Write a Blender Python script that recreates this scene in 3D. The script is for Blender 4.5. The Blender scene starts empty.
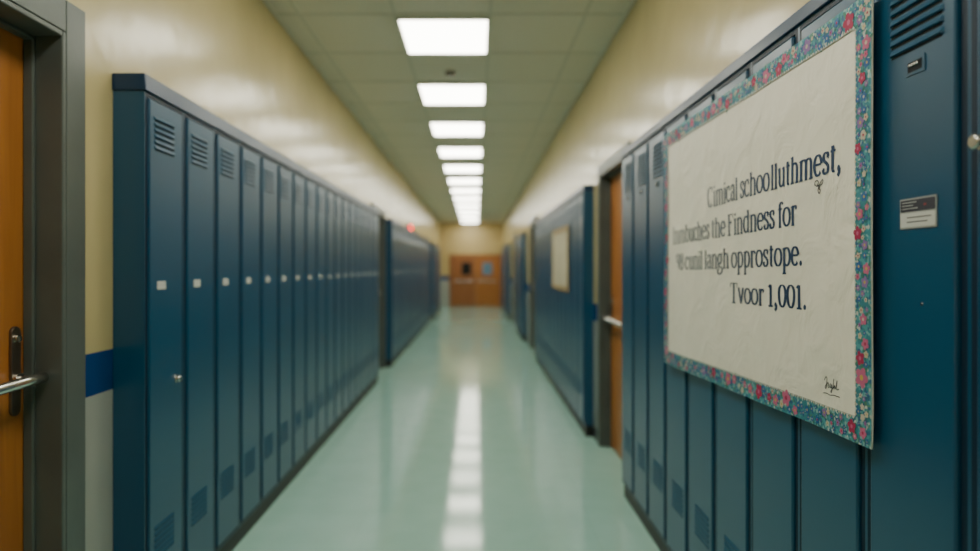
import bpy, bmesh, math, random
from math import sin, cos, pi, radians
random.seed(7)
col = bpy.context.scene.collection
EYE = 1.36

# ------------------------------------------------------------ materials
def new_mat(name):
    m = bpy.data.materials.new(name); m.use_nodes = True
    nt = m.node_tree; b = nt.nodes['Principled BSDF']
    return m, nt, b
def N(nt, t, **kw):
    n = nt.nodes.new(t)
    for k, v in kw.items(): setattr(n, k, v)
    return n
def simple(name, c, rough=.5, metal=0, spec=.5, bump=0, bscale=30, var=.0, vscale=4, coat=0, rvar=0):
    m, nt, b = new_mat(name)
    b.inputs['Base Color'].default_value = (*c, 1)
    b.inputs['Roughness'].default_value = rough
    b.inputs['Metallic'].default_value = metal
    b.inputs['Specular IOR Level'].default_value = spec
    b.inputs['Coat Weight'].default_value = coat
    g = N(nt, 'ShaderNodeNewGeometry')
    if var:
        no = N(nt, 'ShaderNodeTexNoise'); no.inputs['Scale'].default_value = vscale; no.inputs['Detail'].default_value = 5
        nt.links.new(g.outputs['Position'], no.inputs['Vector'])
        r = N(nt, 'ShaderNodeValToRGB')
        r.color_ramp.elements[0].position = .3; r.color_ramp.elements[1].position = .7
        r.color_ramp.elements[0].color = (*[x*(1-var) for x in c], 1)
        r.color_ramp.elements[1].color = (*[min(1, x*(1+var)) for x in c], 1)
        nt.links.new(no.outputs['Fac'], r.inputs['Fac']); nt.links.new(r.outputs['Color'], b.inputs['Base Color'])
    if rvar:
        n3 = N(nt, 'ShaderNodeTexNoise'); n3.inputs['Scale'].default_value = 1.6; n3.inputs['Detail'].default_value = 2
        nt.links.new(g.outputs['Position'], n3.inputs['Vector'])
        mr = N(nt, 'ShaderNodeMapRange'); mr.inputs['From Min'].default_value = .3; mr.inputs['From Max'].default_value = .7
        mr.inputs['To Min'].default_value = rough-rvar; mr.inputs['To Max'].default_value = rough+rvar
        nt.links.new(n3.outputs['Fac'], mr.inputs['Value']); nt.links.new(mr.outputs[0], b.inputs['Roughness'])
    if bump:
        n2 = N(nt, 'ShaderNodeTexNoise'); n2.inputs['Scale'].default_value = bscale; n2.inputs['Detail'].default_value = 3
        nt.links.new(g.outputs['Position'], n2.inputs['Vector'])
        bp = N(nt, 'ShaderNodeBump'); bp.inputs['Strength'].default_value = bump; bp.inputs['Distance'].default_value = .01
        nt.links.new(n2.outputs['Fac'], bp.inputs['Height']); nt.links.new(bp.outputs['Normal'], b.inputs['Normal'])
    return m
def emis(name, c, s):
    m, nt, b = new_mat(name)
    b.inputs['Base Color'].default_value = (*c, 1)
    b.inputs['Emission Color'].default_value = (*c, 1); b.inputs['Emission Strength'].default_value = s
    return m

M = {}
M['locker'] = simple('locker_blue_paint', (.0082, .077, .158), .30, 0, .65, .008, 3, .04, 1.5, rvar=.02)
M['locker_dark'] = simple('locker_navy_trim', (.004, .034, .092), .36, 0, .45, .02, 50)
M['gap_shade'] = simple('locker_gap_shade', (.003, .017, .040), .5, 0, .3)  # frame strips coloured darker, standing in for shade in the door gaps
M['slot'] = simple('dark_slot', (.004, .008, .012), .8)
M['slot_soft'] = simple('soft_slot', (.004, .030, .062), .6)
M['black'] = simple('black_plinth', (.014, .013, .012), .5)
M['steel'] = simple('brushed_steel', (.66, .65, .62), .25, 1)
M['plate'] = simple('plate_offwhite', (.64, .65, .62), .5)
M['silver'] = simple('plate_silver', (.42, .44, .44), .4, .3)
M['frame'] = simple('door_frame_grey_metal', (.105, .125, .115), .36, .1, .5, .03, 40, .12, 4)
M['backplate'] = simple('bronze_plate', (.20, .165, .13), .3, .85)
M['ceil_bar'] = simple('ceiling_grid_metal', (.64, .62, .52), .7)
M['fix'] = simple('light_fixture_frame', (.55, .57, .48), .5)
M['white'] = simple('white_plastic', (.7, .7, .66), .4)
M['red'] = emis('red_lamp', (1, .03, .03), 6)
M['dred'] = simple('red_plastic', (.30, .03, .03), .4)
M['light'] = emis('light_diffuser', (1, .97, .83), 14.5)
M['ink2'] = simple('grey_ink', (.06, .06, .08), .7, 0, .2)
M['base'] = simple('baseboard_vinyl', (.03, .035, .04), .45)
M['glass_d'] = simple('dark_pane', (.02, .02, .02), .1)
M['glass_b'] = simple('blue_pane', (.16, .28, .42), .15)
M['tan'] = simple('tan_frame', (.42, .30, .15), .5)
M['notice'] = simple('notice_paper', (.60, .54, .38), .8, var=.12, vscale=9)

m, nt, b = new_mat('faded_navy_ink'); M['ink'] = m
b.inputs['Roughness'].default_value = .6; b.inputs['Specular IOR Level'].default_value = .3
tc = N(nt, 'ShaderNodeTexCoord'); sp = N(nt, 'ShaderNodeSeparateXYZ'); nt.links.new(tc.outputs['Object'], sp.inputs[0])
mr = N(nt, 'ShaderNodeMapRange'); mr.inputs['From Min'].default_value = -.62; mr.inputs['From Max'].default_value = .28
nt.links.new(sp.outputs['X'], mr.inputs['Value'])
r = N(nt, 'ShaderNodeValToRGB'); r.color_ramp.elements[0].color = (.31, .33, .34, 1); r.color_ramp.elements[1].color = (.018, .048, .12, 1)
nt.links.new(mr.outputs[0], r.inputs['Fac']); nt.links.new(r.outputs['Color'], b.inputs['Base Color'])

def wall_mat(name, top, stripe=True):
    m, nt, b = new_mat(name)
    g = N(nt, 'ShaderNodeNewGeometry'); s = N(nt, 'ShaderNodeSeparateXYZ')
    nt.links.new(g.outputs['Position'], s.inputs[0])
    mr = N(nt, 'ShaderNodeMapRange'); mr.inputs['From Max'].default_value = 3.0
    nt.links.new(s.outputs['Z'], mr.inputs['Value'])
    r = N(nt, 'ShaderNodeValToRGB'); r.color_ramp.interpolation = 'CONSTANT'
    e = r.color_ramp.elements
    e[0].position = 0; e[0].color = (.50, .52, .47, 1)
    e[1].position = .927/3; e[1].color = (.008, .065, .25, 1)
    x = e.new(1.07/3); x.color = (*top, 1)
    nt.links.new(mr.outputs[0], r.inputs['Fac'])
    no = N(nt, 'ShaderNodeTexNoise'); no.inputs['Scale'].default_value = 1.6; no.inputs['Detail'].default_value = 6
    nt.links.new(g.outputs['Position'], no.inputs['Vector'])
    mx = N(nt, 'ShaderNodeMix', data_type='RGBA', blend_type='MULTIPLY'); mx.inputs[0].default_value = .25
    nt.links.new(r.outputs['Color'], mx.inputs[6]); nt.links.new(no.outputs['Fac'], mx.inputs[7])
    nt.links.new(mx.outputs[2], b.inputs['Base Color'])
    b.inputs['Roughness'].default_value = .23
    b.inputs['Specular IOR Level'].default_value = .5
    n2 = N(nt, 'ShaderNodeTexNoise'); n2.inputs['Scale'].default_value = 3.2; n2.inputs['Detail'].default_value = 3
    nt.links.new(g.outputs['Position'], n2.inputs['Vector'])
    bp = N(nt, 'ShaderNodeBump'); bp.inputs['Strength'].default_value = .33; bp.inputs['Distance'].default_value = .02
    nt.links.new(n2.outputs['Fac'], bp.inputs['Height']); nt.links.new(bp.outputs['Normal'], b.inputs['Normal'])
    return m
M['wall'] = wall_mat('wall_cream_gloss_paint', (.69, .575, .29))
M['wall_end'] = wall_mat('wall_end_paint', (.68, .52, .24))

def floor_mat():
    m, nt, b = new_mat('floor_vinyl_tile')
    g = N(nt, 'ShaderNodeNewGeometry')
    br = N(nt, 'ShaderNodeTexBrick'); br.offset = 0; br.squash = 1
    br.inputs['Scale'].default_value = 1; br.inputs['Brick Width'].default_value = .61; br.inputs['Row Height'].default_value = .61
    br.inputs['Mortar Size'].default_value = .0015
    br.inputs['Color1'].default_value = (.36, .62, .54, 1); br.inputs['Color2'].default_value = (.38, .64, .56, 1)
    br.inputs['Mortar'].default_value = (.33, .57, .49, 1)
    nt.links.new(g.outputs['Position'], br.inputs['Vector'])
    no = N(nt, 'ShaderNodeTexNoise'); no.inputs['Scale'].default_value = 5; no.inputs['Detail'].default_value = 6
    nt.links.new(g.outputs['Position'], no.inputs['Vector'])
    mx = N(nt, 'ShaderNodeMix', data_type='RGBA', blend_type='OVERLAY'); mx.inputs[0].default_value = .12
    nt.links.new(br.outputs['Color'], mx.inputs[6]); nt.links.new(no.outputs['Fac'], mx.inputs[7])
    nt.links.new(mx.outputs[2], b.inputs['Base Color'])
    b.inputs['Specular IOR Level'].default_value = .34
    n3 = N(nt, 'ShaderNodeTexNoise'); n3.inputs['Scale'].default_value = 1.1; n3.inputs['Detail'].default_value = 4
    nt.links.new(g.outputs['Position'], n3.inputs['Vector'])
    mr = N(nt, 'ShaderNodeMapRange'); mr.inputs['From Min'].default_value = .3; mr.inputs['From Max'].default_value = .7
    mr.inputs['To Min'].default_value = .070; mr.inputs['To Max'].default_value = .105
    nt.links.new(n3.outputs['Fac'], mr.inputs['Value']); nt.links.new(mr.outputs[0], b.inputs['Roughness'])
    n2 = N(nt, 'ShaderNodeTexNoise'); n2.inputs['Scale'].default_value = 1.5; n2.inputs['Detail'].default_value = 1
    nt.links.new(g.outputs['Position'], n2.inputs['Vector'])
    bp = N(nt, 'ShaderNodeBump'); bp.inputs['Strength'].default_value = .035; bp.inputs['Distance'].default_value = .02
    nt.links.new(n2.outputs['Fac'], bp.inputs['Height']); nt.links.new(bp.outputs['Normal'], b.inputs['Normal'])
    return m
M['floor'] = floor_mat()
M['ceil'] = simple('ceiling_acoustic_tile', (.76, .72, .61), .85, 0, .2, .3, 160, .06, 120)

def wood_mat(name, c1, c2):
    m, nt, b = new_mat(name)
    g = N(nt, 'ShaderNodeNewGeometry'); mp = N(nt, 'ShaderNodeMapping'); mp.inputs['Scale'].default_value = (9, 9, .7)
    nt.links.new(g.outputs['Position'], mp.inputs['Vector'])
    no = N(nt, 'ShaderNodeTexNoise'); no.inputs['Scale'].default_value = 3; no.inputs['Detail'].default_value = 7; no.inputs['Distortion'].default_value = .6
    nt.links.new(mp.outputs[0], no.inputs['Vector'])
    r = N(nt, 'ShaderNodeValToRGB'); e = r.color_ramp.elements
    e[0].position = .3; e[0].color = (*c1, 1); e[1].position = .7; e[1].color = (*c2, 1)
    nt.links.new(no.outputs['Fac'], r.inputs['Fac']); nt.links.new(r.outputs['Color'], b.inputs['Base Color'])
    b.inputs['Roughness'].default_value = .38
    return m
M['wood'] = wood_mat('door_orange_wood', (.40, .14, .028), (.50, .19, .04))
M['wood_d'] = wood_mat('door_red_brown_wood', (.30, .105, .03), (.38, .14, .04))

def paper_mat():
    m, nt, b = new_mat('poster_paper')
    g = N(nt, 'ShaderNodeNewGeometry')
    b.inputs['Base Color'].default_value = (.89, .855, .74, 1); b.inputs['Roughness'].default_value = .55
    b.inputs['Specular IOR Level'].default_value = .35
    vo = N(nt, 'ShaderNodeTexVoronoi'); vo.inputs['Scale'].default_value = 6; vo.feature = 'F1'
    no = N(nt, 'ShaderNodeTexNoise'); no.inputs['Scale'].default_value = 7; no.inputs['Detail'].default_value = 3; no.inputs['Distortion'].default_value = 1.2
    nt.links.new(g.outputs['Position'], no.inputs['Vector'])
    va = N(nt, 'ShaderNodeVectorMath', operation='MULTIPLY_ADD'); va.inputs[1].default_value = (.12, .12, .12)
    nt.links.new(no.outputs['Color'], va.inputs[0]); nt.links.new(g.outputs['Position'], va.inputs[2]); nt.links.new(va.outputs[0], vo.inputs['Vector'])
    ad = N(nt, 'ShaderNodeMath', operation='ADD'); nt.links.new(vo.outputs['Distance'], ad.inputs[0]); nt.links.new(no.outputs['Fac'], ad.inputs[1])
    bp = N(nt, 'ShaderNodeBump'); bp.inputs['Strength'].default_value = .45; bp.inputs['Distance'].default_value = .016
    nt.links.new(ad.outputs[0], bp.inputs['Height']); nt.links.new(bp.outputs['Normal'], b.inputs['Normal'])
    return m
M['paper'] = paper_mat()
def border_mat():
    m, nt, b = new_mat('poster_border_print')
    g = N(nt, 'ShaderNodeNewGeometry')
    vo = N(nt, 'ShaderNodeTexVoronoi'); vo.inputs['Scale'].default_value = 125
    nt.links.new(g.outputs['Position'], vo.inputs['Vector'])
    s = N(nt, 'ShaderNodeSeparateColor'); nt.links.new(vo.outputs['Color'], s.inputs[0])
    r = N(nt, 'ShaderNodeValToRGB'); r.color_ramp.interpolation = 'CONSTANT'; e = r.color_ramp.elements
    e[0].position = 0; e[0].color = (.04, .25, .31, 1); e[1].position = .38; e[1].color = (.08, .35, .40, 1)
    for p, c in ((.6, (.025, .13, .27)), (.74, (.24, .48, .48)), (.88, (.09, .26, .18)), (.94, (.55, .6, .54))):
        x = e.new(p); x.color = (*c, 1)
    nt.links.new(s.outputs[0], r.inputs['Fac']); nt.links.new(r.outputs['Color'], b.inputs['Base Color'])
    b.inputs['Roughness'].default_value = .6
    return m
M['border'] = border_mat()
for nme, c in (('f_pink', (.56, .14, .27)), ('f_red', (.42, .03, .10)), ('f_cream', (.58, .52, .40)), ('f_blue', (.04, .15, .40)),
               ('f_lilac', (.28, .17, .42)), ('f_yellow', (.58, .42, .10)), ('f_leaf', (.06, .24, .18))):
    M[nme] = simple('print_' + nme[2:], c, .6, 0, .3)

# ------------------------------------------------------------ mesh helpers
class MB:
    def __init__(s): s.v = []; s.f = []; s.m = []; s.sm = []
    def add(s, vs, fs, m=0, smooth=False):
        o = len(s.v); s.v += vs
        for f in fs: s.f.append([o+i for i in f]); s.m.append(m); s.sm.append(smooth)
    def box(s, x0, x1, y0, y1, z0, z1, m=0):
        x0, x1 = sorted((x0, x1)); y0, y1 = sorted((y0, y1)); z0, z1 = sorted((z0, z1))
        s.add([(x0,y0,z0),(x1,y0,z0),(x1,y1,z0),(x0,y1,z0),(x0,y0,z1),(x1,y0,z1),(x1,y1,z1),(x0,y1,z1)],
              [(0,3,2,1),(4,5,6,7),(0,1,5,4),(1,2,6,5),(2,3,7,6),(3,0,4,7)], m)
    def tube(s, pts, r, n=14, m=0):
        from mathutils import Vector
        P = [Vector(p) for p in pts]; R = r if isinstance(r, (list, tuple)) else [r]*len(P)
        vs = []; fs = []; up = Vector((0, 0, 1))
        for i, p in enumerate(P):
            t = (P[min(i+1, len(P)-1)]-P[max(i-1, 0)]).normalized()
            a = up if abs(t.dot(up)) < .9 else Vector((1, 0, 0))
            u = t.cross(a).normalized(); w = t.cross(u)
            for k in range(n):
                an = 2*pi*k/n; q = p+(u*cos(an)+w*sin(an))*R[i]; vs.append(tuple(q))
        for i in range(len(P)-1):
            for k in range(n):
                fs.append((i*n+k, i*n+(k+1) % n, (i+1)*n+(k+1) % n, (i+1)*n+k))
        s.add(vs, fs, m, True)
        s.add([vs[k] for k in range(n)], [tuple(range(n-1, -1, -1))], m)
        s.add([vs[(len(P)-1)*n+k] for k in range(n)], [tuple(range(n))], m)
    def build(s, name, mats, parent=None, bevel=0, world_off=None, seg=2):
        me = bpy.data.meshes.new(name); me.from_pydata(s.v, [], s.f)
        for mm in (mats if isinstance(mats, (list, tuple)) else [mats]): me.materials.append(mm)
        for p, mi, sm in zip(me.polygons, s.m, s.sm): p.material_index = mi; p.use_smooth = sm
        me.update()
        bm = bmesh.new(); bm.from_mesh(me); bmesh.ops.recalc_face_normals(bm, faces=bm.faces)
        bm.to_mesh(me); bm.free()
        o = bpy.data.objects.new(name, me); col.objects.link(o)
        if parent: o.parent = parent
        if world_off is not None: o.location = [-a for a in world_off]
        if bevel:
            b = o.modifiers.new('bevel', 'BEVEL'); b.width = bevel; b.segments = seg; b.limit_method = 'ANGLE'
        return o
def tag(o, label=None, cat=None, group=None, kind=None):
    if label: o['label'] = label
    if cat: o['category'] = cat
    if group: o['group'] = group
    if kind: o['kind'] = kind
    return o
def empty(name, loc, rz=0):
    o = bpy.data.objects.new(name, None); col.objects.link(o); o.location = loc; o.rotation_euler = (0, 0, rz)
    o.empty_display_size = .1
    return o
def children(o): return [c for c in bpy.data.objects if c.parent == o]
def copy_tree(o, parent=None):
    c = o.copy(); col.objects.link(c); c.parent = parent
    for ch in children(o): copy_tree(ch, c)
    return c
ORD = ['first','second','third','fourth','fifth','sixth','seventh','eighth','ninth','tenth','eleventh','twelfth','thirteenth','fourteenth',
       'fifteenth','sixteenth','seventeenth','eighteenth','nineteenth','twentieth','twenty-first','twenty-second','twenty-third','twenty-fourth','twenty-fifth','twenty-sixth']

# ------------------------------------------------------------ room shell
WL, WR, CE = -1.27, .95, 2.96
Y0, Y1 = -2.4, 23.3
OPH = 2.07
def wall_side(name, s, W, ops, label):
    b = MB(); y = Y0
    for a, c in ops:
        b.box(W, W+s*.2, y, a, 0, CE); b.box(W, W+s*.2, a, c, OPH, CE); y = c
    b.box(W, W+s*.2, y, Y1, 0, CE)
    o = b.build(name, M['wall'])
    tag(o, label, 'wall', kind='structure')
opsL = [(1.06, 1.99), (8.02, 8.96), (16.6, 17.5)]
opsR = [(4.12, 5.04), (10.25, 11.15), (15.3, 16.2)]
wall_side('wall_left', -1, WL, opsL, 'glossy cream left wall with blue stripe above the lockers')
wall_side('wall_right', 1, WR, opsR, 'glossy cream right wall above the lockers')
b = MB(); b.box(WL-.2, WR+.2, Y1, Y1+.2, 0, CE); tag(b.build('wall_far', M['wall_end']), 'tan end wall of the hallway around the double doors', 'wall', kind='structure')
b = MB(); b.box(WL-.2, WR+.2, Y0-.2, Y0, 0, CE); tag(b.build('wall_back', M['wall_end']), 'end wall behind the viewer', 'wall', kind='structure')
b = MB(); b.box(WL-.2, WR+.2, Y0-.2, Y1+.2, -.1, 0); tag(b.build('floor', M['floor']), 'shiny pale green vinyl tile floor', 'floor', kind='structure')
b = MB(); b.box(WL-.2, WR+.2, Y0-.2, Y1+.2, CE, CE+.1); tag(b.build('ceiling', M['ceil']), 'grey green acoustic tile ceiling', 'ceiling', kind='structure')
b = MB()
for x in (-1.11, -.51, .09, .69): b.box(x-.011, x+.011, Y0, Y1, CE-.006, CE)
y = 4.155-.75*8
while y < Y1:
    b.box(WL, WR, y-.011, y+.011, CE-.0055, CE); y += .75
b.box(WL, WL+.02, Y0, Y1, CE-.014, CE); b.box(WR-.02, WR, Y0, Y1, CE-.014, CE)
tag(b.build('trim_1', M['ceil_bar']), 'metal grid holding the ceiling tiles', 'ceiling grid', kind='structure')
def baseboard(name, s, W, ys):
    b = MB()
    for a, c in ys: b.box(W, W-s*.008, a, c, 0, .10)
    tag(b.build(name, M['base'], bevel=.002), 'dark vinyl baseboard along the wall', 'baseboard', kind='structure')
baseboard('baseboard_left', -1, WL, [(Y0, .955), (2.095, 2.30), (9.04, 9.07), (17.58, 17.6)])
baseboard('baseboard_right', 1, WR, [(5.12, 5.31), (9.66, 10.14), (11.26, 12.38), (14.27, 15.19), (16.31, 18)])

# doors in side walls
def side_door(n, s, W, a, c, wood, wlabel, hz=1.035, ll=.20, p=.035, cw=.10):
    loc = (W, (a+c)/2, 0)
    root = empty('door_%d' % n, loc); tag(root, wlabel, 'door', kind='structure')
    F = MB()
    F.box(W-s*p, W, c, c+cw, 0, OPH+cw-.0); F.box(W-s*p, W, a-cw, a, 0, OPH+cw)
    F.box(W-s*p, W, a, c, OPH, OPH+cw)
    F.box(W-s*p, W+s*.16, c-.018, c-.0005, 0, OPH-.0005); F.box(W-s*p, W+s*.16, a+.0005, a+.018, 0, OPH-.0005)
    F.box(W-s*p, W+s*.16, a+.018, c-.018, OPH-.018, OPH-.0005)
    F.box(W+s*.045, W+s*.075, c-.032, c-.018, 0, OPH-.018); F.box(W+s*.045, W+s*.075, a+.018, a+.032, 0, OPH-.018)
    F.box(W+s*.045, W+s*.075, a+.018, c-.018, OPH-.032, OPH-.018)
    F.build('door_frame', M['frame'], root, .004, loc)
    D = MB(); D.box(W+s*.076, W+s*.12, a+.022, c-.022, .008, OPH-.022)
    D.build('door_panel', wood, root, .003, loc)
    X = W+s*.076; hy = c-.070
    P = MB(); z0, z1, pw = hz-.105, hz+.155, .020
    ring = [(hy+pw*cos(a_), z1-pw+pw*sin(a_)) for a_ in [pi*i/12 for i in range(13)]]+[(hy+pw*cos(a_), z0+pw+pw*sin(a_)) for a_ in [pi+pi*i/12 for i in range(13)]]
    n_ = len(ring)
    P.add([(X, y_, z_) for y_, z_ in ring]+[(X-s*.010, y_, z_) for y_, z_ in ring], [tuple(range(n_)), tuple(range(2*n_-1, n_-1, -1))]+[(i, (i+1) % n_, n_+(i+1) % n_, n_+i) for i in range(n_)])
    P.build('backplate', M['backplate'], root, .002, loc)
    K = MB(); K.tube([(X-s*.010, hy, hz+.12), (X-s*.018, hy, hz+.12)], .012); K.box(X-s*.018, X-s*.020, hy-.002, hy+.002, hz+.113, hz+.127)
    K.build('lock_cylinder', M['steel'], root, 0, loc)
    L = MB(); L.tube([(X-s*.010, hy, hz), (X-s*.022, hy, hz)], .020, 20)
    L.tube([(X-s*.018, hy, hz), (X-s*.05, hy, hz), (X-s*.062, hy-.002, hz)], .011)
    L.tube([(X-s*.062, hy+.046, hz+.001), (X-s*.064, hy+.036, hz+.001), (X-s*.064, hy-.05, hz), (X-s*.062, hy-ll+.02, hz-.004), (X-s*.062, hy-ll, hz-.004)], [.009, .0165, .0165, .015, .007], 16)
    L.build('lever_handle', M['steel'], root, 0, loc)
side_door(1, -1, WL, *opsL[0], M['wood'], 'orange wooden door with steel lever at the left edge beside the lockers')
side_door(2, -1, WL, *opsL[1], M['wood_d'], 'dark framed doorway between the two left locker rows', cw=.07)
side_door(3, -1, WL, *opsL[2], M['wood_d'], 'far left wooden door between distant locker rows', cw=.07)
side_door(4, 1, WR, *opsR[0], M['wood'], 'orange wooden door with steel lever between the right locker rows', .985, .60, .012, .07)
side_door(5, 1, WR, *opsR[1], M['wood_d'], 'dark framed door past the second right locker row')
side_door(6, 1, WR, *opsR[2], M['wood_d'], 'most distant dark framed door on the right wall')

# end double doors
loc = (-.018, Y1, 0); root = empty('door_7', loc); tag(root, 'orange brown double doors closing the far end of the hallway', 'door', kind='structure')
F = MB(); x0, x1, dh = -.90, .865, 1.78
F.box(x0-.03, x0+.03, Y1-.05, Y1, 0, dh+.05); F.box(x1-.03, x1+.03, Y1-.05, Y1, 0, dh+.05); F.box(x0+.03, x1-.03, Y1-.05, Y1, dh, dh+.05)
F.build('door_frame', M['wood_d'], root, .003, loc)
for xa, xb, wd, gl, wx in ((x0+.033, -.02, M['wood_d'], M['glass_d'], -.34), (-.014, x1-.033, M['wood'], M['glass_b'], .40)):
    D = MB(); D.box(xa, xb, Y1-.035, Y1-.002, .01, dh-.005); D.build('door_leaf', wd, root, .003, loc)
    G = MB(); G.box(wx-.17, wx+.17, Y1-.042, Y1-.036, 1.12, 1.55); G.build('door_window', gl, root, .002, loc)
    H = MB(); H.box(xa+.1, xb-.1, Y1-.075, Y1-.055, .88, .92); H.box(xa+.12, xa+.15, Y1-.056, Y1-.034, .87, .93); H.box(xb-.15, xb-.12, Y1-.056, Y1-.034, .87, .93)
    H.build('push_bar', M['steel'], root, .004, loc)

# ------------------------------------------------------------ lockers
LW = .308
PL = .09
def make_locker(kind, LD, LH, plates=True):
    root = empty('locker', (0, 0, 0))
    h = LW/2-.0004; st = .134
    B = MB()
    B.box(-h, -h+.004, .0, LD, 0, LH); B.box(h-.004, h, .0, LD, 0, LH)
    B.box(-h+.004, h-.004, LD-.004, LD, 0, LH); B.box(-h+.004, h-.004, 0, LD-.004, 0, .004); B.box(-h+.004, h-.004, 0, LD-.004, LH-.004, LH)
    B.box(-h+.004, -st, 0, .014, .004, LH-.004, 1); B.box(st, h-.004, 0, .014, .004, LH-.004, 1)
    B.box(-st, st, 0, .014, .004, .018, 1); B.box(-st, st, 0, .014, LH-.016, LH-.004, 1)
    B.build('body', [M['locker'], M['gap_shade']], root)
    D = MB(); D.box(-.1295, .1295, -.007, .012, .0225, LH-.0205)
    door = D.build('door', M['locker'], root, .005)
    vx = -.02 if kind == 'left' else .022
    nt_, ns = (1.815, 6) if kind == 'left' else (1.866, 8)
    for zt0, n_, sl, dp, sm_ in ((nt_, ns, .006, .0128, 'slot'), (.343, 6, .004, .0105, 'slot_soft')):
        V = MB(); hw = .078
        for i in range(n_):
            zt = zt0-i*.021
            V.add([(vx-hw, -.007, zt), (vx+hw, -.007, zt), (vx+hw-.006, -dp, zt-.011), (vx-hw+.006, -dp, zt-.011), (vx-hw, -.007, zt-.013), (vx+hw, -.007, zt-.013)],
                  [(0, 1, 2, 3), (3, 2, 5, 4), (0, 3, 4), (1, 5, 2)], 0)
            V.add([(vx-hw+.003, -.0076, zt-.0125), (vx+hw-.003, -.0076, zt-.0125), (vx+hw-.003, -.0076, zt-.0125-sl), (vx-hw+.003, -.0076, zt-.0125-sl)], [(0, 1, 2, 3)], 1)
        V.build('vent', [M['locker'], M[sm_]], door)
    if kind == 'left' and plates:
        P = MB(); P.box(-.045-.032, -.045+.032, -.0092, -.007, 1.192, 1.222)
        P.build('number_plate', M['plate'], door, .0008)
    if kind == 'right':
        H = MB(); cx = .022; H.box(cx-.028, cx+.028, -.009, -.007, 1.652, 1.684, 0); H.box(cx-.021, cx+.021, -.0094, -.009, 1.658, 1.678, 1)
        H.tube([(cx-.014, -.0105, 1.671), (cx+.014, -.0105, 1.671)], .003, 10, 2)
        H.build('latch', [M['locker'], M['slot'], M['steel']], door)
    return root
def row(side, start, n, rowname, group, X, proto):
    out = []
    for i in range(n):
        o = copy_tree(proto)
        yc = start+LW*(i+.5)
        o.location = (X, yc, PL); o.rotation_euler = (0, 0, pi/2 if side < 0 else -pi/2)
        tag(o, 'blue steel locker, %s from near end of %s' % (ORD[i], rowname), 'locker', group)
        out.append(o)
    return out
trim_n = [1]
def cap_and_plinth(side, X, a, c, caph, what, LH=1.875):
    s = side; b = MB(); z = PL+LH
    W = WL if s < 0 else WR
    f = X-s*.008; bk = W-s*.001
    b.add([(f, a-.006, z+.0005), (bk, a-.006, z+.0005), (bk, a-.006, z+caph), (f+s*.004, a-.006, z+caph),
           (f, c+.006, z+.0005), (bk, c+.006, z+.0005), (bk, c+.006, z+caph), (f+s*.004, c+.006, z+caph)],
          [(0, 1, 2, 3), (4, 7, 6, 5), (0, 4, 5, 1), (1, 5, 6, 2), (2, 6, 7, 3), (3, 7, 4, 0)])
    trim_n[0] += 1
    tag(b.build('trim_%d' % trim_n[0], M['locker_dark'], bevel=.003), 'navy metal cap along the top of ' + what, 'locker top', kind='structure')
    b = MB(); b.box(X+s*.012, W-s*.001, a, c, 0, PL-.0005)
    trim_n[0] += 1
    tag(b.build('trim_%d' % trim_n[0], M['black'], bevel=.002), 'black plinth under ' + what, 'locker base', kind='structure')
DL, DR = .110, .076
LHR = 1.925
protoL = make_locker('left', DL, 1.890); protoR = make_locker('right', DR, LHR); protoP = make_locker('left', DR, 1.890, False)
XL = WL+DL+.002; XR = WR-DR-.002
L1 = row(-1, 2.305, 18, 'left row beside wooden door', 'lockers in the near left row', XL, protoL)
e = 2.305+18*LW; cap_and_plinth(-1, XL, 2.305, e, .060, 'the near left locker row', 1.890)
L2 = row(-1, 9.08, 24, 'second left row', 'lockers in the second left row', XL, protoL)
cap_and_plinth(-1, XL, 9.08, 9.08+24*LW, .060, 'the second left locker row', 1.890)
L3 = row(-1, 17.6, 12, 'farthest left row', 'lockers in the farthest left row', XL, protoL)
cap_and_plinth(-1, XL, 17.6, 17.6+12*LW, .060, 'the farthest left locker row', 1.890)
sR = 1.166-3*LW
R1 = row(1, sR, 12, 'right row behind poster', 'lockers in the near right row', XR, protoR)
cap_and_plinth(1, XR, sR, sR+12*LW, .042, 'the near right locker row', LHR)
R2 = row(1, 5.32, 14, 'right row with framed notice', 'lockers in the second right row', XR, protoP)
cap_and_plinth(1, XR, 5.32, 5.32+14*LW, .050, 'the second right locker row', 1.890)
R3 = row(1, 12.4, 6, 'short third right row', 'lockers in the third right row', XR, protoP)
cap_and_plinth(1, XR, 12.4, 12.4+6*LW, .050, 'the third right locker row', 1.890)
R4 = row(1, 18.0, 14, 'farthest right row', 'lockers in the farthest right row', XR, protoP)
cap_and_plinth(1, XR, 18.0, 18.0+14*LW, .050, 'the farthest right locker row', 1.890)
def rm(o):
    for c in children(o): rm(c)
    bpy.data.objects.remove(o)
for p in (protoL, protoR, protoP): rm(p)

def part_of(o, name): return [c for c in children(o) if c.name.split('.')[0] == name][0]
d = part_of(L1[0], 'door'); K = MB()
K.tube([(.074, -.007, .845), (.074, -.010, .845)], .015); K.tube([(.074, -.009, .845), (.074, -.018, .845), (.074, -.021, .845), (.074, -.025, .845)], [.010, .012, .015, .010])
tag(K.build('lock_knob', M['steel'], d), 'small steel lock knob')
L1[0]['label'] = 'blue steel locker nearest the wooden door, with a small silver knob'
d = part_of(R1[3], 'door'); P = MB()
zc = 1.378; xw = .053; px = .030; o1 = -.001
P.box(px-xw, px+xw, -.0082+o1, -.006+o1, zc-.030, zc+.030, 0)
P.box(px-xw+.003, px+xw-.003, -.0088+o1, -.0082+o1, zc+.004, zc+.027, 1); P.box(px-xw+.003, px+xw-.003, -.0088+o1, -.0082+o1, zc-.027, zc+.001, 2)
P.box(px+.020, px+.026, -.0093+o1, -.0088+o1, zc+.013, zc+.017, 3)
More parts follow.
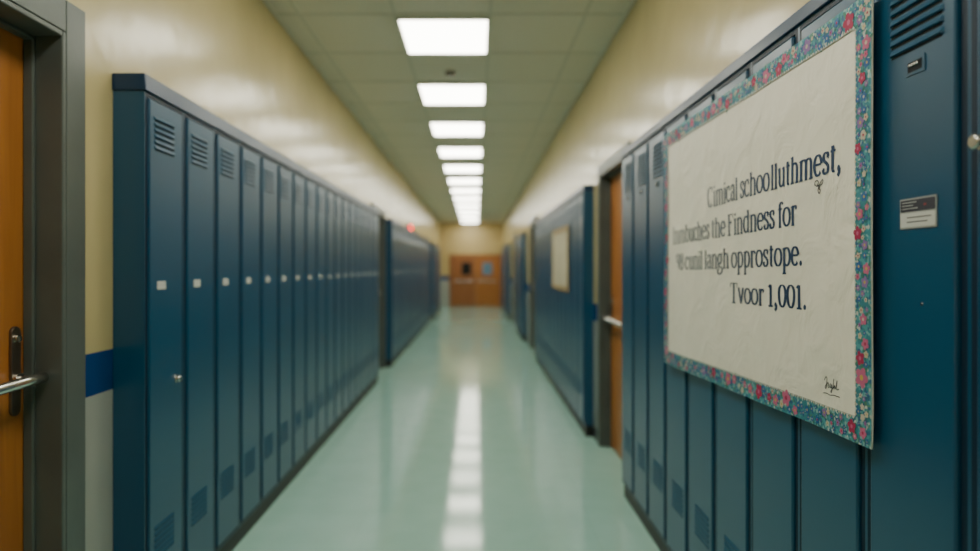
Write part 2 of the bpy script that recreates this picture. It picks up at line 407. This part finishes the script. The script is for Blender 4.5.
for xa, xb, z in ((-.045, -.002, .022), (-.045, -.012, .016), (-.045, .002, .010)): P.box(px+xa, px+xb, -.0092+o1, -.0088+o1, zc+z-.0010, zc+z+.0010, 0)
for xa, xb, z in ((-.03, .04, -.008), (-.03, .03, -.017)): P.box(px+xa, px+xb, -.0092+o1, -.0088+o1, zc+z-.001, zc+z+.001, 1)
P.build('name_plate', [M['silver'], M['ink2'], M['plate'], M['dred']], d)
S = MB(); S.tube([(.040, -.007, 1.20), (.040, -.0088, 1.20)], .0035, 10); S.build('rivet', M['steel'], d)
R1[3]['label'] = 'blue steel locker right of the poster with a small name plate'
d = part_of(R1[2], 'door'); K = MB()
K.tube([(-.114, -.007, 1.485), (-.114, -.010, 1.485)], .014); K.tube([(-.114, -.009, 1.485), (-.114, -.018, 1.485), (-.114, -.023, 1.485), (-.114, -.026, 1.485)], [.008, .008, .015, .010], 18)
tag(K.build('lock_knob', M['steel'], d), 'round steel lock knob')
R1[2]['label'] = 'blue steel locker at the right edge with a round silver knob'
R1[0]['label'] = 'blue steel locker beside the viewer, nearest end of the poster row'

# ------------------------------------------------------------ poster
PY, PH = 2.180, .997
HU = .7725
def wav(u, v):
    return .6*(.003*sin(4.2*u+1)+.0022*sin(6*v+3*u)+.0015*sin(17*u+5*v)) - .003*(max(0, .12-v)/.12)**2*sin(9*u)
PO = .0245
poster = empty('poster', (XR-PO, PY, EYE-.405), -pi/2)
tag(poster, 'large white lettered poster with a floral border taped across the right lockers', 'poster')
def grid(u0, u1, v0, v1, off, nu, nv, mb, m=0):
    vs = []; fs = []
    for j in range(nv+1):
        for i in range(nu+1):
            u = u0+(u1-u0)*i/nu; v = v0+(v1-v0)*j/nv; vs.append((u, wav(u, v)-off, v))
    for j in range(nv):
        for i in range(nu):
            a = j*(nu+1)+i; fs.append((a, a+1, a+nu+2, a+nu+1))
    mb.add(vs, fs, m, True)
g = MB(); grid(-HU, HU, 0, PH, 0, 80, 54, g); o = g.build('paper', M['paper'], poster)
so = o.modifiers.new('thick', 'SOLIDIFY'); so.thickness = .003; so.offset = 0
bw = .060
g = MB()
grid(-HU, HU, 0, bw, .003, 80, 4, g); grid(-HU, HU, PH-bw, PH, .003, 80, 4, g)
grid(-HU, -HU+bw, bw, PH-bw, .003, 4, 50, g); grid(HU-bw, HU, bw, PH-bw, .003, 4, 50, g)
bd = g.build('floral_border', M['border'], poster)
# sticky pads behind the sheet, pressed on the locker doors
for k in (-2, 0, 2):
    uu = -(sR+LW*(6.5+k)-PY)
    for vv in (.10, .55, .90):
        b_ = MB(); b_.box(uu-.02, uu+.02, wav(uu, vv)+.0012, PO-.0132, vv-.02, vv+.02)
        b_.build('adhesive_pad', M['white'], poster)
FL = MB(); fm = ['f_pink', 'f_red', 'f_cream', 'f_blue', 'f_lilac', 'f_yellow', 'f_leaf']
def disc(mb, u, v, r, off, m, n=10, sq=1, rot=0):
    vs = []
    for k in range(n):
        a = 2*pi*k/n; x, y = r*cos(a), r*sq*sin(a)
        vs.append((u+x*cos(rot)-y*sin(rot), 0, v+x*sin(rot)+y*cos(rot)))
    vs = [(p[0], wav(p[0], p[2])-off, p[2]) for p in vs]
    mb.add(vs, [tuple(range(n))], m)
def flower(u, v, r, c, c2, off):
    rot = random.random()*6
    for lf in range(2):
        a = random.random()*6.28; disc(FL, u+cos(a)*r*1.05, v+sin(a)*r*1.05, r*.55, off, 6, 8, .4, a)
    for k in range(5):
        a = rot+2*pi*k/5; disc(FL, u+cos(a)*r*.55, v+sin(a)*r*.55, r*.45, off+.0003+k*.00003, c, 9, .85, a)
    disc(FL, u, v, r*.28, off+.0006, c2, 8)
def inb(u, v, r):
    if not (abs(u) < HU-r and r < v < PH-r): return False
    return abs(u) > HU-bw+r*.8 or v < bw-r*.8 or v > PH-bw+r*.8
placed = []; tries = 0
while tries < 9000 and len(placed) < 350:
    tries += 1
    r = random.choice((.024, .021, .017, .014))
    if len(placed) > 56: r = random.choice((.012, .009, .008, .006))
    u = random.uniform(-HU, HU); v = random.uniform(0, PH)
    if random.random() < .5: u = random.choice((-1, 1))*(HU-bw*random.uniform(.2, .8))
    else: v = random.choice((bw*random.uniform(.2, .8), PH-bw*random.uniform(.2, .8)))
    if not inb(u, v, r*.9): continue
    if any((u-a)**2+(v-b_)**2 < (r+q)**2*.85 for a, b_, q in placed): continue
    placed.append((u, v, r))
    c = random.choice((0, 0, 1, 1, 0, 4)) if r > .012 else random.choice((2, 3, 4, 0, 2, 3, 3))
    flower(u, v, r, c, random.choice((5, 2, 1)) if c != 1 else 0, .0042)
FL.build('flower_print', [M[k] for k in fm], poster)
Z = MB(); iu, v0, v1 = HU-bw, bw, PH-bw
def zig(p, q, nx, ny, n):
    for i in range(n):
        t0, t1 = i/n, (i+1)/n; tm = (t0+t1)/2
        a = (p[0]+(q[0]-p[0])*t0, p[1]+(q[1]-p[1])*t0); c = (p[0]+(q[0]-p[0])*t1, p[1]+(q[1]-p[1])*t1)
        mpt = (p[0]+(q[0]-p[0])*tm+nx*.007, p[1]+(q[1]-p[1])*tm+ny*.007)
        Z.add([(x, wav(x, y)-.0045, y) for x, y in (a, mpt, c)], [(0, 1, 2)], i % 2)
zig((-iu, v0), (iu, v0), 0, -1, 120); zig((-iu, v1), (iu, v1), 0, 1, 120); zig((-iu, v0), (-iu, v1), -1, 0, 74); zig((iu, v0), (iu, v1), 1, 0, 74)
Z.build('zigzag_edging', [M['f_cream'], M['plate']], poster)

# --- serif stroke font
def E(cx, cy, rx, ry, a0, a1, n=18):
    return [(cx+rx*cos(radians(a0+(a1-a0)*i/n)), cy+ry*sin(radians(a0+(a1-a0)*i/n))) for i in range(n+1)]
def catm(P, n=5):
    out = []
    Q = [P[0]]+P+[P[-1]]
    for i in range(1, len(Q)-2):
        for k in range(n):
            t = k/n
            out.append(tuple(.5*((2*Q[i][c])+(-Q[i-1][c]+Q[i+1][c])*t+(2*Q[i-1][c]-5*Q[i][c]+4*Q[i+1][c]-Q[i+2][c])*t*t+(-Q[i-1][c]+3*Q[i][c]-3*Q[i+1][c]+Q[i+2][c])*t**3) for c in (0, 1)))
    out.append(P[-1]); return out
def stem(x, y0, y1): return [('s', [(x, y0), (x, y1)])]
def ser(x, y, l=.11, r=.11): return [('b', x-l, x+r, y)]
def dot(x, y, r=.07): return [('d', x, y, r)]
def S(p): return [('s', p)]
def topser(x, y): return [('t', x, y)]
G = {}
G['C'] = (.66, S(E(.34, .375, .27, .375, 48, 312, 26))+[('v', .54, .50, .75)])
G['i'] = (.27, stem(.135, 0, .5)+ser(.135, 0)+topser(.135, .5)+dot(.13, .70))
G['l'] = (.27, stem(.135, 0, .77)+ser(.135, 0)+topser(.135, .77))
arch = lambda x0, x1: S(E((x0+x1)/2, .35, (x1-x0)/2, .14, 170, 0, 12)+[(x1, 0)])
G['n'] = (.56, stem(.13, 0, .5)+topser(.13, .5)+ser(.13, 0)+arch(.13, .43)+ser(.43, 0))
G['m'] = (.84, stem(.13, 0, .5)+topser(.13, .5)+ser(.13, 0)+arch(.13, .42)+ser(.42, 0, .07, .07)+arch(.42, .71)+ser(.71, 0))
G['h'] = (.56, stem(.13, 0, .77)+topser(.13, .77)+ser(.13, 0)+arch(.13, .43)+ser(.43, 0))
G['u'] = (.56, S([(.13, .5)]+E(.275, .15, .145, .14, 180, 350, 12))+topser(.13, .5)+stem(.43, 0, .5)+topser(.43, .5)+ser(.43, 0, .0, .08))
G['a'] = (.48, S(E(.23, .36, .13, .13, 150, 0, 12)+[(.36, .07), (.40, .01), (.46, .03)])+S(E(.225, .14, .135, .13, 75, 290, 16)+[(.36, .09)])+dot(.12, .40, .05))
G['c'] = (.45, S(E(.25, .25, .20, .24, 45, 318, 20))+dot(.37, .39, .055))
G['e'] = (.47, S([(.07, .27), (.42, .27)])+S(E(.25, .25, .19, .24, 5, 318, 22)))
G['o'] = (.52, S(E(.26, .25, .21, .24, 0, 360, 28)))
G['s'] = (.40, S(catm([(.32, .38), (.29, .46), (.20, .49), (.11, .45), (.09, .37), (.14, .30), (.25, .23), (.32, .15), (.29, .05), (.19, .01), (.10, .04), (.07, .13)]))+[('v', .325, .34, .49), ('v', .07, .01, .15)])
G['t'] = (.34, S([(.15, .66), (.15, .12)]+E(.22, .10, .07, .09, 180, 300, 8))+[('b', .04, .30, .48)])
G['I'] = (.38, stem(.18, 0, .75)+ser(.18, 0, .14, .14)+ser(.18, .75, .14, .14))
G['b'] = (.54, stem(.13, .02, .77)+topser(.13, .77)+S(E(.28, .25, .19, .24, 150, -150, 24)))
G['d'] = (.55, stem(.42, 0, .77)+topser(.42, .77)+ser(.42, 0, 0, .09)+S(E(.26, .25, .19, .24, 30, 330, 24)))
G['p'] = (.54, stem(.13, -.24, .5)+topser(.13, .5)+ser(.13, -.24)+S(E(.28, .25, .19, .24, 150, -150, 24)))
G['F'] = (.60, stem(.17, 0, .75)+ser(.17, 0, .13, .14)+[('b', .04, .54, .75), ('v', .52, .56, .75), ('b', .16, .38, .40), ('v', .38, .33, .47)])
G['r'] = (.40, stem(.13, 0, .5)+topser(.13, .5)+ser(.13, 0, .085, .1)+S(E(.27, .33, .14, .15, 165, 60, 10))+dot(.34, .44, .058))
G['f'] = (.32, S([(.14, 0), (.14, .60)]+E(.25, .62, .11, .14, 180, 50, 10))+ser(.14, 0, .085, .1)+[('b', .03, .29, .48)]+dot(.32, .70, .052))
G['g'] = (.50, S(E(.22, .32, .15, .165, 0, 360, 24))+S(catm([(.14, .17), (.09, .11), (.14, .05), (.30, .04), (.42, -.01), (.42, -.12), (.30, -.22), (.14, -.22), (.05, -.14), (.08, -.05), (.14, .0)]))+S([(.34, .44), (.40, .50), (.47, .49)]))
G['T'] = (.64, stem(.31, 0, .75)+ser(.31, 0, .15, .15)+[('b', .03, .59, .75), ('v', .04, .53, .75), ('v', .58, .53, .75)])
G['v'] = (.50, S([(.07, .5), (.25, .0)])+S([(.25, .0), (.41, .5)])+ser(.08, .5, .08, .08)+ser(.41, .5, .07, .07))
G['1'] = (.40, stem(.21, 0, .72)+ser(.21, 0, .14, .14)+S([(.08, .60), (.21, .72)]))
G['0'] = (.50, S(E(.25, .36, .19, .35, 0, 360, 28)))
G['9'] = (.48, S(E(.24, .50, .17, .21, 0, 360, 26))+S(E(.10, .46, .31, .45, 8, -62, 12)))
G['8'] = (.48, S(E(.24, .54, .145, .17, 0, 360, 24))+S(E(.24, .18, .17, .18, 0, 360, 24)))
G[','] = (.25, dot(.11, .05, .075)+S([(.145, .05), (.14, -.05), (.07, -.14)]))
G['.'] = (.25, dot(.11, .05, .075))
G[' '] = (.19, []); G['~'] = (.06, [])
def ym(y):
    if y <= 0: return y
    return y*1.14 if y < .5 else .57+(y-.5)*.70
def text_line(txt, u0, u1, vb, size, name='word', mat='ink'):
    tot = sum(G[c][0] for c in txt); sx = (u1-u0)/tot; sy = size/.75
    pa, pb = .074, .028
    st = [0]; cur = [MB()]
    def put(poly):
        st[0] += 1; off = .0024+(st[0] % 7)*.00004
        cur[0].add([(u0+x*sx, wav(u0+x*sx, vb+ym(y)*sy)-off, vb+ym(y)*sy) for x, y in poly], [tuple(range(len(poly)))])
    X = 0
    for c in txt+' ':
        if c == ' ':
            cur[0].build(name, M[mat], poster); cur[0] = MB()
        adv, ops = G[c]
        for op in ops:
            if op[0] == 's':
                P = op[1]; lf = []; rt = []
                for i, p in enumerate(P):
                    q0 = P[max(0, i-1)]; q1 = P[min(len(P)-1, i+1)]
                    tx, ty = q1[0]-q0[0], q1[1]-q0[1]; l = math.hypot(tx, ty) or 1; nx, ny = -ty/l, tx/l
                    w = math.hypot(pa*nx, pb*ny)
                    lf.append((X+p[0]+nx*w, p[1]+ny*w)); rt.append((X+p[0]-nx*w, p[1]-ny*w))
                for i in range(len(P)-1): put([lf[i], lf[i+1], rt[i+1], rt[i]])
            elif op[0] == 'b': put([(X+op[1], op[3]-.028), (X+op[2], op[3]-.028), (X+op[2], op[3]+.028), (X+op[1], op[3]+.028)])
            elif op[0] == 'v': put([(X+op[1]-.027, op[2]), (X+op[1]+.027, op[2]), (X+op[1]+.027, op[3]), (X+op[1]-.027, op[3])])
            elif op[0] == 't': put([(X+op[1]-.135, op[2]-.035), (X+op[1]+.02, op[2]-.085), (X+op[1]+.074, op[2]), (X+op[1]-.0, op[2]+.015)])
            elif op[0] == 'd': put([(X+op[1]+op[3]*cos(2*pi*k/12), op[2]+op[3]*sin(2*pi*k/12)*1.0) for k in range(12)])
        X += adv
vb = .405
text_line('Cimical schoo~lluthmest,', -.230, .655, vb+.222, .070)
text_line('Inmbuches the Findness for', -.655, .446, vb+.110, .068)
text_line('98 cunil langh opprostope.', -.60, .478, vb+.001, .066)
text_line('Tvoor 1,001.', -.025, .498, vb-.114, .064)
def scribble(name, P, w):
    mb = MB(); C_ = catm(P, 6)
    for i in range(len(C_)-1):
        (x0, y0), (x1, y1) = C_[i], C_[i+1]; l = math.hypot(x1-x0, y1-y0) or 1; nx, ny = -(y1-y0)/l*w, (x1-x0)/l*w
        mb.add([(x, wav(x, y)-.0026, y) for x, y in ((x0+nx, y0+ny), (x1+nx, y1+ny), (x1-nx, y1-ny), (x0-nx, y0-ny))], [(0, 1, 2, 3)])
    return mb.build(name, M['ink2'], poster)
su, sv = .582, vb-.298
scribble('signature', [(su+x*.0105, sv+y*.009) for x, y in ((-.2, 1.6), (.5, 2.6), (1, 2.2), (.6, -.3), (.1, -.4), (.4, .3), (1.3, 1.1), (1.8, .9), (1.4, .2), (1.9, 0), (2.4, 1), (2.8, .9), (2.4, .1), (2.9, .2), (3.1, 1), (3.0, -1.0), (2.5, -1), (3.5, .2), (3.9, 2.6), (3.7, .1), (4.3, 1), (4.4, 0), (4.9, 1), (5.3, 2.4), (5.1, .1), (6.0, .3))], .0012)
scribble('signature', [(su-.008+x*.0108, sv-.018+y*.005) for x, y in ((0, 0), (1.5, .4), (3, 0), (4.5, .5), (6.9, .4))], .0010)
fu, fv = .555, vb+.196
scribble('flourish', [(fu+x*.0075, fv+y*.0065) for x, y in ((-2.6, .6), (-2.2, 2), (-1, 2.4), (0, 1.5), (-.8, .6), (.4, .4), (1.4, 1.6), (2.6, 2.2), (2.4, .8), (1, .2), (.3, -1), (1.2, -1.6), (.4, -2.8), (-.4, -1.6), (.2, .1), (-1.2, .2), (-2.2, 1))], .0014)
# the sheet hangs a little out of square: its lower edge rises towards the near end
for c in children(poster):
    for vt in c.data.vertices:
        vt.co.z += (1-vt.co.z/PH)*.018*(vt.co.x/HU)

# notice on second right row
nb = empty('notice', (XR-.0175, 6.72, EYE-.22), -pi/2); tag(nb, 'tan framed paper notice hung on the second right locker row', 'notice')
hw, hh = .62, .62
F = MB(); t = .045
F.box(-hw, hw, -.008, .0035, 0, t); F.box(-hw, hw, -.008, .0035, hh-t, hh); F.box(-hw, -hw+t, -.008, .0035, t, hh-t); F.box(hw-t, hw, -.008, .0035, t, hh-t)
F.build('frame', M['tan'], nb, .002)
F = MB(); F.box(-hw+t, hw-t, -.002, .0035, t, hh-t); F.build('sheet', M['notice'], nb)

# ------------------------------------------------------------ ceiling lights
def make_light():
    r = empty('ceiling_light', (0, 0, CE))
    F = MB(); a, c = .298, .332; t = .016
    F.box(-a, a, -c, -c+t, -.020, -.001); F.box(-a, a, c-t, c, -.020, -.001); F.box(-a, -a+t, -c+t, c-t, -.020, -.001); F.box(a-t, a, -c+t, c-t, -.020, -.001)
    F.build('frame', M['fix'], r)
    D = MB(); D.box(-a+t+.001, a-t-.001, -c+t+.001, c-t-.001, -.028, -.004); D.build('diffuser', M['light'], r, .008)
    return r
pl = make_light()
for k in range(-3, 13):
    o = pl if k == -3 else copy_tree(pl)
    o.location = (-.21, 4.53+1.5*k, CE)
    lab = {-3: 'square ceiling light panel behind the viewer', -2: 'square ceiling light panel right above the viewer', -1: 'square ceiling light panel just ahead of the viewer, above the frame'}.get(k)
    if k == 0: lab = 'largest and nearest glowing ceiling light panel'
    if k == 12: lab = 'farthest glowing ceiling light panel, by the double doors'
    tag(o, lab or 'glowing square ceiling light panel, %s from the camera' % ORD[k], 'ceiling light', 'row of ceiling light panels')
sd = empty('smoke_detector', (-.21, 5.36, CE)); tag(sd, 'small round smoke detector between the two nearest ceiling lights', 'smoke detector')
b = MB(); b.tube([(0, 0, -.001), (0, 0, -.012)], .05, 24); b.build('base', M['fix'], sd)
b = MB(); b.tube([(0, 0, -.012), (0, 0, -.028), (0, 0, -.038), (0, 0, -.040)], [.042, .04, .026, .01], 24); b.build('sensor_cap', M['backplate'], sd)
al = empty('alarm_light', (WL, 12.2, 2.10)); tag(al, 'small red glowing alarm light on the left wall above the lockers', 'alarm light')
b = MB(); b.box(.001, .05, -.09, .09, -.07, .07); b.build('housing', M['dred'], al, .006)
b = MB(); b.box(.051, .085, -.07, .07, -.05, .05); b.build('lamp_lens', M['red'], al, .012)

# ------------------------------------------------------------ world + camera
w = bpy.data.worlds.new('world'); bpy.context.scene.world = w; w.use_nodes = True
w.node_tree.nodes['Background'].inputs[0].default_value = (.5, .55, .5, 1); w.node_tree.nodes['Background'].inputs[1].default_value = .05
cd = bpy.data.cameras.new('camera'); cam = bpy.data.objects.new('camera', cd); col.objects.link(cam)
cam.location = (0, 0, EYE); cam.rotation_euler = (pi/2, 0, 0)
cd.sensor_width = 36; cd.lens = 36*660/980; cd.shift_x = 14/980; cd.shift_y = -7.5/980
cd.clip_start = .02
cd.dof.use_dof = True; cd.dof.focus_distance = 1.6; cd.dof.aperture_fstop = 1.25
bpy.context.scene.camera = cam
